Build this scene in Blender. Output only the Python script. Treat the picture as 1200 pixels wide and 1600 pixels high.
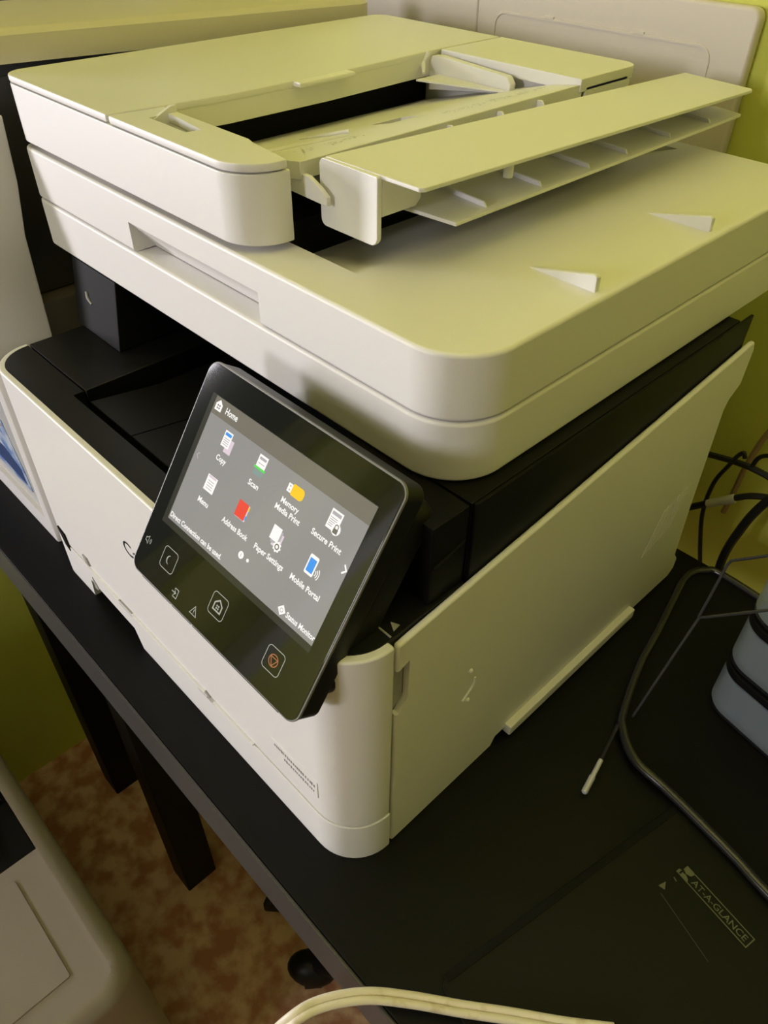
import bpy, bmesh, math, random
from mathutils import Vector, Matrix

random.seed(4)
for o in list(bpy.data.objects):
    bpy.data.objects.remove(o)
S = bpy.context.scene
C = S.collection
R = math.radians

# ------------------------------------------------------------------ camera
YAW, PITCH, ROLL, FPX = 0.7939, -0.7268, 0.0147, 1184.0
cam_d = bpy.data.cameras.new('camera')
cam = bpy.data.objects.new('camera', cam_d)
C.objects.link(cam)
fw = Vector((-math.sin(YAW) * math.cos(PITCH), math.cos(YAW) * math.cos(PITCH), math.sin(PITCH)))
rt = Vector((math.cos(YAW), math.sin(YAW), 0))
up = rt.cross(fw)
r2 = rt * math.cos(ROLL) + up * math.sin(ROLL)
u2 = up * math.cos(ROLL) - rt * math.sin(ROLL)
M = Matrix((r2, u2, -fw)).transposed().to_4x4()
M.translation = Vector((0.17144, -0.21516, 0.49249))
cam.matrix_world = M
cam_d.sensor_fit = 'VERTICAL'
cam_d.sensor_height = 36.0
cam_d.lens = FPX / 1600.0 * 36.0
cam_d.clip_start = 0.01
S.camera = cam

# ------------------------------------------------------------------ light
w = bpy.data.worlds.new('world')
S.world = w
w.use_nodes = True
w.node_tree.nodes['Background'].inputs[0].default_value = (0.9, 0.95, 1.0, 1)
w.node_tree.nodes['Background'].inputs[1].default_value = 0.05


def area(name, loc, target, sx, sy, power, col):
    l = bpy.data.lights.new(name, 'AREA')
    l.shape = 'RECTANGLE'
    l.size, l.size_y = sx, sy
    l.energy = power
    l.color = col
    o = bpy.data.objects.new(name, l)
    C.objects.link(o)
    o.location = loc
    o.rotation_euler = (Vector(target) - Vector(loc)).to_track_quat('-Z', 'Y').to_euler()
    return o


# daylight entering through the window in the left wall
area('window_daylight', (-4.18, -3.00, 0.48), (-0.15, 0.0, 0.27), 0.50, 2.3, 208, (1.0, 0.955, 1.02))
# small pane behind the photographer
area('pane_daylight', (-0.15, -2.24, 0.78), (-0.10, 0.1, 0.30), 0.40, 0.45, 14.0, (1.0, 0.955, 1.05))
# added fill, no lamp of the room: washes the green ceiling for bounce
area('ceiling_bounce_fill', (0.10, -0.45, 1.15), (0.12, -0.15, 1.75), 0.4, 0.4, 12, (1.0, 0.945, 0.98))

S.view_settings.view_transform = 'Standard'
S.view_settings.look = 'None'
S.view_settings.gamma = 1
S.view_settings.use_curve_mapping = False
S.view_settings.exposure = 0.0


# ------------------------------------------------------------------ materials
def mat(name, col, rough=0.5, spec=0.5, noise=None, bump=None, emit=None, metal=0.0, trans=0.0, alpha=1.0, coat=0.0):
    m = bpy.data.materials.new(name)
    m.use_nodes = True
    nt = m.node_tree
    b = nt.nodes['Principled BSDF']
    b.inputs['Base Color'].default_value = (*col, 1)
    b.inputs['Roughness'].default_value = rough
    b.inputs['Specular IOR Level'].default_value = spec
    b.inputs['Metallic'].default_value = metal
    b.inputs['Transmission Weight'].default_value = trans
    b.inputs['Alpha'].default_value = alpha
    b.inputs['Coat Weight'].default_value = coat
    if emit:
        b.inputs['Emission Color'].default_value = (*emit[0], 1)
        b.inputs['Emission Strength'].default_value = emit[1]
    if noise or bump:
        tc = nt.nodes.new('ShaderNodeTexCoord')
    if noise:
        n = nt.nodes.new('ShaderNodeTexNoise')
        n.inputs['Scale'].default_value = noise[0]
        n.inputs['Detail'].default_value = 6
        nt.links.new(tc.outputs['Object'], n.inputs['Vector'])
        cr = nt.nodes.new('ShaderNodeValToRGB')
        cr.color_ramp.elements[0].position = noise[2]
        cr.color_ramp.elements[0].color = (*noise[1], 1)
        cr.color_ramp.elements[1].position = noise[3]
        cr.color_ramp.elements[1].color = (*col, 1)
        nt.links.new(n.outputs['Fac'], cr.inputs['Fac'])
        nt.links.new(cr.outputs['Color'], b.inputs['Base Color'])
    if bump:
        n2 = nt.nodes.new('ShaderNodeTexNoise')
        n2.inputs['Scale'].default_value = bump[0]
        n2.inputs['Detail'].default_value = 3
        nt.links.new(tc.outputs['Object'], n2.inputs['Vector'])
        bp = nt.nodes.new('ShaderNodeBump')
        bp.inputs['Strength'].default_value = bump[1]
        bp.inputs['Distance'].default_value = 0.001
        nt.links.new(n2.outputs['Fac'], bp.inputs['Height'])
        nt.links.new(bp.outputs['Normal'], b.inputs['Normal'])
    return m


WHITE = mat('white_plastic', (0.80, 0.785, 0.755), 0.42, 0.45, bump=(900, 0.06))
WHITE2 = mat('smooth_white_plastic', (0.83, 0.82, 0.80), 0.3, 0.5)
BLACK = mat('black_plastic', (0.005, 0.005, 0.0045), 0.5, 0.15, bump=(1200, 0.1))
VOID = mat('matte_black_plastic', (0.003, 0.003, 0.003), 0.7, 0.2)
SOFTBLACK = mat('soft_black_plastic', (0.008, 0.008, 0.0075), 0.4, 0.28)
GLASS = mat('black_glass', (0.010, 0.011, 0.008), 0.05, 0.85)
SILVER = mat('dark_silver_rim', (0.20, 0.20, 0.20), 0.4, 0.4)
DESK = mat('black_laminate', (0.006, 0.006, 0.006), 0.45, 0.14, noise=(60, (0.005, 0.005, 0.005), 0.35, 0.7), bump=(500, 0.08))
FASCIA = mat('black_edge_band', (0.05, 0.046, 0.043), 0.4, 0.45)
PAD = mat('black_vinyl_pad', (0.0075, 0.0078, 0.006), 0.5, 0.15, bump=(700, 0.12))
PADPRINT = mat('faded_print', (0.12, 0.125, 0.08), 0.5, 0.4)
WALL = mat('lime_wall_paint', (0.66, 0.69, 0.13), 0.6, 0.3, noise=(5, (0.63, 0.66, 0.12), 0.4, 0.6), bump=(120, 0.15))
CEIL = mat('pale_lime_ceiling_paint', (0.74, 0.69, 0.31), 0.8, 0.2)
FLOORM = mat('brown_vinyl_floor', (0.68, 0.45, 0.30), 0.5, 0.35, noise=(30, (0.43, 0.19, 0.11), 0.40, 0.60), bump=(60, 0.1))
BEIGE = mat('beige_plastic', (0.66, 0.61, 0.48), 0.5, 0.4, bump=(700, 0.08))
BEIGE2 = mat('ivory_plastic', (0.68, 0.62, 0.53), 0.5, 0.4, bump=(700, 0.08))
TAUPE = mat('taupe_plastic', (0.30, 0.26, 0.23), 0.42, 0.45, bump=(700, 0.08))
DARKM = mat('dark_glossy_plastic', (0.06, 0.056, 0.048), 0.3, 0.5)
BROWNG = mat('brown_grey_plastic', (0.16, 0.14, 0.115), 0.4, 0.5)
CARD = mat('white_card', (0.74, 0.72, 0.70), 0.35, 0.5)
CARDG = mat('grey_glossy_card', (0.50, 0.50, 0.49), 0.25, 0.5)
COLUMN = mat('matte_column_plastic', (0.010, 0.010, 0.010), 0.65, 0.12)
RUBBER = mat('black_rubber', (0.01, 0.01, 0.01), 0.5, 0.4)
WIRE = mat('black_enamel_wire', (0.02, 0.02, 0.022), 0.18, 0.6)
CORD = mat('cream_cord', (0.80, 0.73, 0.60), 0.45, 0.4, noise=(90, (0.62, 0.52, 0.36), 0.25, 0.42))
FROST = mat('frosted_plastic', (0.50, 0.58, 0.72), 0.4, 0.5, trans=0.4, alpha=0.42)
RAIL = mat('wire_rail_metal', (0.10, 0.10, 0.11), 0.22, 0.5, metal=0.5)
STEEL = mat('polished_steel', (0.62, 0.62, 0.72), 0.25, 0.6, metal=0.3)
GREYP = mat('grey_plastic', (0.35, 0.34, 0.32), 0.4, 0.5)
PRINT = mat('grey_print', (0.20, 0.195, 0.18), 0.5, 0.3)
OLIVEP = mat('olive_print', (0.16, 0.15, 0.08), 0.5, 0.3)
BLACKP = mat('black_print', (0.02, 0.02, 0.02), 0.4, 0.4)
WINBLUE = mat('blue_print', (0.12, 0.22, 0.48), 0.3, 0.5, noise=(60, (0.55, 0.62, 0.72), 0.35, 0.6))
PINKP = mat('pink_print', (0.55, 0.25, 0.25), 0.3, 0.5, noise=(70, (0.65, 0.55, 0.5), 0.35, 0.65))
NAVYP = mat('navy_print', (0.03, 0.06, 0.18), 0.3, 0.5)
CABLEW = mat('grey_white_connector', (0.5, 0.48, 0.42), 0.5, 0.4)
CABLEB = mat('tan_cable', (0.35, 0.24, 0.12), 0.5, 0.4)


def em(name, col, s, dark=0.02):
    return mat(name, (dark, dark, dark), 0.05, 0.6, emit=(col, s))


SCREEN = em('screen_grey', (0.29, 0.28, 0.262), 1.0)
SCREENH = em('screen_header', (0.18, 0.165, 0.125), 1.0)
SCREENF = mat('screen_frame', (0.045, 0.047, 0.04), 0.06, 0.6)
EW = em('screen_white', (1.0, 0.97, 0.93), 1.0)
EPINK = em('screen_pink', (0.75, 0.62, 0.68), 1.0)
EGREY = em('screen_line', (0.45, 0.42, 0.44), 1.0)
EBLUE = em('screen_blue', (0.06, 0.32, 0.85), 1.0)
EGREEN = em('screen_green', (0.12, 0.72, 0.10), 1.0)
ETEAL = em('screen_teal', (0.24, 0.33, 0.30), 1.0)
EYEL = em('screen_yellow', (0.98, 0.60, 0.02), 1.0)
ERED = em('screen_red', (0.85, 0.07, 0.04), 1.0)
EORANGE = em('screen_orange', (0.9, 0.35, 0.1), 1.0)
LEGEND = em('backlit_legend', (0.42, 0.43, 0.36), 1.0)
LEGENDO = em('backlit_orange', (0.42, 0.15, 0.06), 1.0)


# ------------------------------------------------------------------ mesh helpers
def finish(bm, name, mats, parent=None, off=(0, 0, 0), smooth=40):
    bmesh.ops.recalc_face_normals(bm, faces=bm.faces[:])
    me = bpy.data.meshes.new(name)
    bm.to_mesh(me)
    bm.free()
    if off != (0, 0, 0):
        me.transform(Matrix.Translation((-off[0], -off[1], -off[2])))
    if not isinstance(mats, (list, tuple)):
        mats = [mats]
    for m in mats:
        me.materials.append(m)
    if smooth:
        for p in me.polygons:
            p.use_smooth = True
        me.set_sharp_from_angle(angle=R(smooth))
    o = bpy.data.objects.new(name, me)
    C.objects.link(o)
    if smooth:
        wn = o.modifiers.new('weighted_normal', 'WEIGHTED_NORMAL')
        wn.keep_sharp = True
        wn.weight = 100
    if parent:
        o.parent = parent
    return o


def thing(name, label, cat, loc=(0, 0, 0), rz=0.0, group=None):
    o = bpy.data.objects.new(name, None)
    C.objects.link(o)
    o.location = loc
    o.rotation_euler = (0, 0, rz)
    o['label'] = label
    o['category'] = cat
    if group:
        o['group'] = group
    return o


def tag(o, label, cat, group=None):
    o['label'] = label
    o['category'] = cat
    if group:
        o['group'] = group
    return o


def struct(o):
    o['kind'] = 'structure'
    return o


def do_bevel(bm, bev, seg=2, ang=25, verts=None):
    if bev <= 0:
        return
    ed = []
    for e in bm.edges:
        if len(e.link_faces) == 2 and e.calc_face_angle(0) > R(ang):
            ed.append(e)
    bmesh.ops.bevel(bm, geom=ed, offset=bev, segments=seg, profile=0.5, affect='EDGES', clamp_overlap=True)


def box(x0, x1, y0, y1, z0, z1, bev=0.0, seg=2, bm=None):
    b = bmesh.new()
    bmesh.ops.create_cube(b, size=1)
    for v in b.verts:
        v.co = Vector(((x0 + x1) / 2 + v.co.x * (x1 - x0), (y0 + y1) / 2 + v.co.y * (y1 - y0), (z0 + z1) / 2 + v.co.z * (z1 - z0)))
    do_bevel(b, bev, seg)
    return merge(bm, b)


def merge(bm, b):
    if bm is None:
        return b
    me = bpy.data.meshes.new('tmp')
    b.to_mesh(me)
    b.free()
    bm.from_mesh(me)
    bpy.data.meshes.remove(me)
    return bm


def prism(poly, a0, a1, axis='z', bev=0.0, seg=2, bm=None, ang=25):
    """poly: 2-D points; axis z: (x,y), axis x: (y,z), axis y: (x,z)"""
    b = bmesh.new()

    def mk(p, a):
        if axis == 'z':
            return (p[0], p[1], a)
        if axis == 'x':
            return (a, p[0], p[1])
        return (p[0], a, p[1])
    lo = [b.verts.new(mk(p, a0)) for p in poly]
    hi = [b.verts.new(mk(p, a1)) for p in poly]
    n = len(poly)
    b.faces.new(lo)
    b.faces.new(hi[::-1])
    for i in range(n):
        j = (i + 1) % n
        b.faces.new((lo[i], hi[i], hi[j], lo[j]))
    bmesh.ops.recalc_face_normals(b, faces=b.faces[:])
    do_bevel(b, bev, seg, ang)
    return merge(bm, b)


def arc(cx, cy, r, a0, a1, n=8):
    return [(cx + r * math.cos(R(a0 + (a1 - a0) * i / n)), cy + r * math.sin(R(a0 + (a1 - a0) * i / n))) for i in range(n + 1)]


def rrect(x0, x1, y0, y1, r, n=6):
    """r: one radius or (front-left, front-right, back-right, back-left)"""
    if not isinstance(r, (tuple, list)):
        r = (r, r, r, r)
    p = []
    for (cx, cy, rr, a) in ((x0 + r[0], y0 + r[0], r[0], 180), (x1 - r[1], y0 + r[1], r[1], 270),
                            (x1 - r[2], y1 - r[2], r[2], 0), (x0 + r[3], y1 - r[3], r[3], 90)):
        if rr <= 0:
            p.append((cx, cy))
        else:
            p += arc(cx, cy, rr, a, a + 90, n if rr < 0.02 else 14)
    return p


def catmull(pts, sub=8):
    P = [Vector(p) for p in pts]
    P = [P[0] * 2 - P[1]] + P + [P[-1] * 2 - P[-2]]
    out = []
    for i in range(1, len(P) - 2):
        for k in range(sub):
            t = k / sub
            out.append(0.5 * ((2 * P[i]) + (P[i + 1] - P[i - 1]) * t + (2 * P[i - 1] - 5 * P[i] + 4 * P[i + 1] - P[i + 2]) * t * t +
                              (3 * P[i] - 3 * P[i + 1] + P[i + 2] - P[i - 1]) * t ** 3))
    out.append(P[-2])
    return out


def tube(pts, r, n=10, bm=None, closed=False, smooth=0, flat=1.0):
    b = bmesh.new()
    if smooth:
        if isinstance(r, (list, tuple)):
            m0 = len(r)
            r = [r[int(i / smooth)] + (r[min(int(i / smooth) + 1, m0 - 1)] - r[int(i / smooth)]) * (i / smooth - int(i / smooth)) for i in range((m0 - 1) * smooth + 1)]
        pts = catmull(pts, smooth)
    P = [Vector(p) for p in pts]
    rings = []
    prev = None
    for i, p in enumerate(P):
        if closed:
            t = (P[(i + 1) % len(P)] - P[i - 1]).normalized()
        else:
            t = (P[min(i + 1, len(P) - 1)] - P[max(i - 1, 0)]).normalized()
        if prev is None:
            a = Vector((0, 0, 1)) if abs(t.z) < 0.95 else Vector((1, 0, 0))
            nrm = (a - t * a.dot(t)).normalized()
        else:
            nrm = (prev - t * prev.dot(t)).normalized()
        prev = nrm
        bi = t.cross(nrm)
        rr = r[i] if isinstance(r, (list, tuple)) else r
        rings.append([b.verts.new(p + nrm * math.cos(2 * math.pi * k / n) * rr * flat + bi * math.sin(2 * math.pi * k / n) * rr) for k in range(n)])
    m = len(rings)
    for i in range(m if closed else m - 1):
        A, B = rings[i], rings[(i + 1) % m]
        for k in range(n):
            b.faces.new((A[k], A[(k + 1) % n], B[(k + 1) % n], B[k]))
    if not closed:
        b.faces.new(rings[0][::-1])
        b.faces.new(rings[-1])
    return merge(bm, b)


def cyl(p0, p1, r, n=16, bm=None, bev=0):
    b = tube([p0, p1], r, n)
    do_bevel(b, bev, 2, 50)
    return merge(bm, b)


def cut(bmA, *cutters):
    """boolean difference through evaluated modifiers"""
    me = bpy.data.meshes.new('cutbase')
    bmesh.ops.recalc_face_normals(bmA, faces=bmA.faces[:])
    bmA.to_mesh(me)
    bmA.free()
    o = bpy.data.objects.new('cutbase', me)
    C.objects.link(o)
    tmp = []
    for c in cutters:
        bmesh.ops.recalc_face_normals(c, faces=c.faces[:])
        m2 = bpy.data.meshes.new('cutter')
        c.to_mesh(m2)
        c.free()
        o2 = bpy.data.objects.new('cutter', m2)
        C.objects.link(o2)
        md = o.modifiers.new('b', 'BOOLEAN')
        md.operation = 'DIFFERENCE'
        md.solver = 'EXACT'
        md.object = o2
        tmp.append(o2)
    dg = bpy.context.evaluated_depsgraph_get()
    dg.update()
    res = bpy.data.meshes.new_from_object(o.evaluated_get(dg))
    b = bmesh.new()
    b.from_mesh(res)
    for x in tmp + [o]:
        m3 = x.data
        bpy.data.objects.remove(x)
        bpy.data.meshes.remove(m3)
    bpy.data.meshes.remove(res)
    return b


def text_bm(s, height, xform, sx=1.0, align='CENTER', bold=0.0, shear=0.0, width=None):
    """flat text as mesh, mapped by xform(u, v): u right, v up (metres, centred on the cap height)"""
    cu = bpy.data.curves.new('txt', 'FONT')
    cu.body = s
    cu.size = height / 0.73
    cu.align_x = align
    cu.resolution_u = 3
    cu.offset = bold
    o = bpy.data.objects.new('txt', cu)
    C.objects.link(o)
    dg = bpy.context.evaluated_depsgraph_get()
    dg.update()
    me = bpy.data.meshes.new_from_object(o.evaluated_get(dg))
    b = bmesh.new()
    b.from_mesh(me)
    bpy.data.objects.remove(o)
    bpy.data.curves.remove(cu)
    bpy.data.meshes.remove(me)
    if width:
        xs = [v.co.x for v in b.verts]
        sx = width / (max(xs) - min(xs))
    for v in b.verts:
        v.co = Vector(xform(v.co.x * sx, v.co.y - height / 2))
    return b


# ================================================================== the room
FZ = -0.73
YB = 0.44
XL = -0.735
OUTSIDE = mat('dark_yard', (0.05, 0.05, 0.04), 0.8)
FRAME = mat('grey_window_frame', (0.55, 0.55, 0.58), 0.5)
struct(finish(box(-0.835, 1.6, -2.4, YB + 0.1, FZ - 0.05, FZ), 'floor', FLOORM))
struct(finish(box(-0.835, 1.6, YB, YB + 0.1, FZ, 1.75), 'wall_back', WALL))
b = box(XL - 0.1, XL, -2.3, YB, FZ, 1.75)
struct(finish(cut(b, box(XL - 0.2, XL + 0.1, -0.84, 0.36, -0.17, 0.95)), 'wall_left', WALL))
wf = struct(finish(box(XL - 0.06, XL - 0.02, -0.838, -0.80, -0.168, 0.948, 0.004), 'window_1', FRAME))
finish(box(XL - 0.06, XL - 0.02, 0.318, 0.358, -0.168, 0.948, 0.004), 'window_jamb', FRAME, wf)
finish(box(XL - 0.06, XL - 0.02, -0.799, 0.317, 0.91, 0.948, 0.004), 'window_head', FRAME, wf)
struct(finish(box(XL, XL + 0.05, -1.16, -1.08, FZ, 1.74, 0.012), 'trim_1', FRAME))
struct(finish(box(1.5, 1.6, -2.3, YB, FZ, 1.75), 'wall_right', mat('cool_grey_paint', (0.42, 0.41, 0.42), 0.7)))
struct(finish(box(-0.835, 1.6, -2.4, -2.3, FZ, 1.75), 'wall_front', mat('sage_paint', (0.5, 0.52, 0.26), 0.7)))
struct(finish(box(-0.835, 1.7, -2.4, YB + 0.1, 1.75, 1.85), 'ceiling', CEIL))

# ================================================================== desk
desk = thing('desk', 'black laminate desk with a thin edge band carrying the white printer', 'desk', (0.0, 0.11, FZ))
DO = (0.0, 0.11, FZ)
finish(box(-0.72, 0.95, -0.1185, 0.338, -0.022, 0.0, 0.0015), 'desktop', DESK, desk, DO)
finish(box(-0.72, 0.95, -0.121, -0.1186, -0.05, -0.0005, 0.0008), 'edge_band', FASCIA, desk, DO)
finish(box(-0.70, 0.93, -0.112, -0.09, -0.065, -0.023, 0.001), 'front_rail', FASCIA, desk, DO)
finish(box(-0.70, 0.93, 0.30, 0.32, -0.085, -0.023, 0.001), 'back_rail', FASCIA, desk, DO)
for (x, y) in ((-0.40, -0.085), (-0.62, -0.085), (0.86, -0.085), (-0.62, 0.26), (0.86, 0.26)):
    finish(box(x - 0.022, x + 0.022, y, y + 0.05, FZ + 0.0, -0.0225, 0.002), 'leg', BLACK, desk, DO)
finish(box(-0.66, -0.36, -0.03, 0.26, -0.36, -0.342, 0.001), 'lower_shelf', BLACK, desk, DO)

# ================================================================== the printer
PO = (-0.185, 0.14, 0.0)
prn = thing('multifunction_printer', 'white multifunction laser printer with tilted touch screen and open document feeder', 'printer', PO)


def part(bm, name, m, parent=None, label=None, smooth=40):
    o = finish(bm, name, m, parent or prn, PO, smooth)
    if label:
        o['label'] = label
    return o


# --- scanner unit -------------------------------------------------
Z_SB, Z_SS, Z_LT = 0.2574, 0.2923, 0.3277
scan_poly = rrect(-0.42, 0.0, 0.0, 0.36, (0.010, 0.033, 0.02, 0.012))
b = prism(scan_poly, Z_SB, Z_SS - 0.0004, 'z', 0.0022, 3)
part(b, 'scanner_base', WHITE)
b = prism(scan_poly, Z_SS + 0.0003, Z_LT, 'z', 0.0022, 3)
# grip slot in the front of the lid and the sloping delivery area on its top
slot = prism([(-0.02, 0.2900), (0.0165, 0.2900), (0.0150, 0.2945), (0.0002, 0.3118), (-0.02, 0.3118)], -0.279, -0.1455, 'x')
ramp = prism([(-0.30, 0.3015), (-0.17, 0.3095), (-0.125, 0.3195), (-0.092, 0.33), (-0.092, 0.345), (-0.30, 0.345)], 0.0305, 0.342, 'y')
lid = part(cut(b, slot, ramp), 'scanner_lid', WHITE, smooth=35)
for yy, in ((0.1014,), (0.2143,)):
    b = prism([(-0.049, 0.3272), (-0.006, 0.3272), (-0.0062, 0.3350), (-0.0078, 0.3362)], yy, yy + 0.0035, 'y', 0.0004, 1)
    part(b, 'paper_stop', WHITE2, lid)
part(box(-0.283, -0.168, 0.034, 0.338, 0.305, 0.3315), 'delivery_slot', VOID)

# --- document feeder ---------------------------------------------
Z_A = 0.373
def arm_outer():
    return arc(-0.172, 0.025, 0.025, 270, 360, 12)
base_poly = (arc(-0.42 + 0.014, 0.014, 0.014, 180, 270, 8) + arm_outer() +
             [(-0.147, 0.0285), (-0.181, 0.0325), (-0.30, 0.0345), (-0.30, 0.286)] +
             [(-0.148, 0.286)] + arc(-0.163, 0.337, 0.015, 0, 90, 6) + arc(-0.42 + 0.014, 0.338, 0.014, 90, 180, 6))
part(cut(prism(base_poly, 0.3317, 0.3679, 'z', 0.0009, 2), prism([(-0.2565, 0.0155), (-0.2195, 0.0155), (-0.218, 0.0235), (-0.2500, 0.0270), (-0.2565, 0.0270)], 0.357, 0.38)), 'feeder_base', WHITE)
part(box(-0.2999, -0.2960, 0.036, 0.2845, 0.3318, 0.3675), 'feed_slot', VOID)
part(box(-0.412, -0.29, 0.012, 0.342, 0.322, 0.3325), 'feeder_hinge_base', WHITE)
EDGE = [(-0.2795, 0.0), (-0.2752, 0.035), (-0.2712, 0.078), (-0.2715, 0.16), (-0.2790, 0.284), (-0.2795, 0.352)]
cov_poly = arc(-0.42 + 0.014, 0.014, 0.014, 180, 270, 8) + EDGE + arc(-0.42 + 0.014, 0.338, 0.014, 90, 180, 6)
b = prism(cov_poly, 0.3685, Z_A, 'z', 0.0011, 2)
prism([(-0.297, 0.0365), (-0.2757, 0.0365), (-0.2717, 0.078), (-0.2720, 0.16), (-0.2792, 0.2835), (-0.297, 0.2835)], 0.3560, 0.3723, 'z', 0.0005, 1, b)
fcov = part(b, 'feeder_cover', WHITE)
part(box(-0.2750, -0.2645, 0.131, 0.1805, 0.3695, 0.3728, 0.0012), 'finger_ridge', WHITE2, fcov)
arm_poly = [(-0.2765, 0.0)] + arm_outer() + [(-0.147, 0.0272), (-0.1808, 0.0316), (-0.188, 0.0338), (-0.2725, 0.0345)]
b = prism(arm_poly, 0.3685, Z_A, 'z', 0.0011, 2)
acap = part(cut(b, prism([(-0.257, 0.0150), (-0.219, 0.0150), (-0.2175, 0.0235), (-0.2500, 0.0275), (-0.257, 0.0275)], 0.36, 0.38)), 'feeder_front_cap', WHITE)
part(prism([(0.0150, 0.3675), (0.0335, 0.3675), (0.0335, 0.3768), (0.030, 0.3768), (0.0180, 0.3720)], -0.2590, -0.2566, 'x', 0.0003, 1), 'guide_fin', WHITE2, acap)
rear_poly = [(-0.2772, 0.2795), (-0.148, 0.2795)] + arc(-0.160, 0.340, 0.012, 0, 90, 6) + [(-0.2772, 0.352)]
part(prism(rear_poly, 0.3645, Z_A, 'z', 0.0009, 2), 'feeder_rear_cap', WHITE)
part(box(-0.166, -0.1495, 0.2802, 0.286, 0.352, 0.3640, 0.0008), 'hinge_block', BLACK)

# hopper floor
b = prism([(-0.2955, 0.3320), (-0.149, 0.3605), (-0.149, 0.3695), (-0.168, 0.3668), (-0.235, 0.3500), (-0.2955, 0.3345)], 0.0362, 0.2835, 'y', 0.0004, 1)
hop = part(cut(b, box(-0.208, -0.192, 0.142, 0.168, 0.35, 0.39)), 'document_hopper', WHITE)


def hopz(x):
    return 0.3668 + (x + 0.168) * (0.0027 / 0.019) if x > -0.168 else 0.3668 + (x + 0.168) * (0.0168 / 0.067)


for (xa_, ya_, xb_, yb_) in ((-0.214, 0.050, -0.190, 0.104), (-0.206, 0.046, -0.183, 0.100)):
    part(tube([(xa_, ya_, hopz(xa_) + 0.0003), (xb_, yb_, hopz(xb_) + 0.0003)], 0.0007, 6), 'moulded_line', WHITE2, hop)
part(tube([(-0.228, 0.099, hopz(-0.228) + 0.0004), (-0.210, 0.1065, hopz(-0.210) + 0.0007), (-0.196, 0.1125, hopz(-0.196) + 0.0010)], [0.0006, 0.0011, 0.0014], 8), 'front_paper_guide', WHITE2)
gp = [(-0.2785, 0.3465), (-0.2005, 0.3565), (-0.1995, 0.3625), (-0.2035, 0.3672), (-0.268, 0.3708), (-0.276, 0.3700), (-0.2785, 0.3665)]
rg = part(prism(gp, 0.2690, 0.2755, 'y', 0.0008, 2), 'rear_paper_guide', WHITE2)
part(prism([(-0.268, 0.2435), (-0.19, 0.2685), (-0.268, 0.2688)], 0.3575, 0.3588, 'z', 0.0002, 1), 'guide_flange', WHITE2, rg)
b = tube([(-0.278, 0.2665, 0.372), (-0.279, 0.262, 0.366), (-0.272, 0.256, 0.3605)], [0.0022, 0.0022, 0.0012], 8)
part(b, 'guide_hook', WHITE2, rg)
# size marks printed along the hopper edge
b = bmesh.new()
rnd = random.Random(2)
for y0, y1 in ((0.052, 0.063), (0.072, 0.080), (0.085, 0.096), (0.168, 0.19), (0.193, 0.206), (0.210, 0.232), (0.236, 0.252), (0.256, 0.266)):
    y = y0
    while y < y1:
        for k in range(2):
            x = -0.172 + rnd.uniform(-0.004, 0.006)
            l = rnd.uniform(0.0012, 0.0028)
            z = 0.3672 + (x + 0.168) * 0.142 + 0.0003
            a = 0.0005
            if rnd.random() < 0.5:
                vs = [(x, y), (x + l, y), (x + l, y + a), (x, y + a)]
            else:
                vs = [(x, y), (x + a, y), (x + a, y + l), (x, y + l)]
            zz = lambda X: hopz(X) + 0.00025
            b.faces.new([b.verts.new((p[0], p[1], zz(p[0]))) for p in vs])
        y += 0.0022
part(b, 'size_marks', OLIVEP, hop, smooth=0)['kind'] = 'stuff'

# document tray: lower plate with ribs, flipped-out upper plate with its end leg
low = [(-0.1660, 0.0400), (-0.134, 0.0430), (-0.121, 0.064), (-0.074, 0.0735), (-0.0742, 0.374), (-0.095, 0.376), (-0.152, 0.29), (-0.166, 0.27)]


def lowz(x):
    return 0.3500 + (x + 0.074) * (-0.05)


b = bmesh.new()
vb = [b.verts.new((p[0], p[1], lowz(p[0]) - 0.0022)) for p in low]
vt = [b.verts.new((p[0], p[1], lowz(p[0]))) for p in low]
b.faces.new(vb)
b.faces.new(vt)
for i in range(len(low)):
    j = (i + 1) % len(low)
    b.faces.new((vb[i], vb[j], vt[j], vt[i]))
bmesh.ops.recalc_face_normals(b, faces=b.faces[:])
do_bevel(b, 0.0007, 2)
ltr = part(b, 'delivery_support_plate', WHITE)
for yy in (0.0997, 0.1465, 0.1922, 0.2323, 0.283, 0.334):
    hh = 0.3680 if yy < 0.28 else 0.3600
    b = prism([(-0.149, 0.353), (-0.149, hh - 0.0005), (-0.145, hh), (-0.139, min(hh, 0.3612)), (-0.120, 0.3548), (-0.079, 0.3528), (-0.077, 0.3500), (-0.10, 0.3500)],
              yy, yy + 0.0017, 'y', 0.0004, 1)
    part(b, 'rib', WHITE2, ltr)
part(prism([(-0.166, 0.3525), (-0.166, 0.3600), (-0.150, 0.3600), (-0.1490, 0.3632), (-0.1440, 0.3632), (-0.1345, 0.3590), (-0.130, 0.3560), (-0.130, 0.3515)], 0.0372, 0.0400, 'y', 0.0003, 1), 'end_wall', WHITE2, ltr)
part(box(-0.1475, -0.137, 0.0600, 0.0617, 0.353, 0.3640, 0.0005), 'rib', WHITE2, ltr)


def upz(y, x=-0.1):
    return Z_A - (y - 0.045) * (0.007 / 0.33)


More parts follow.
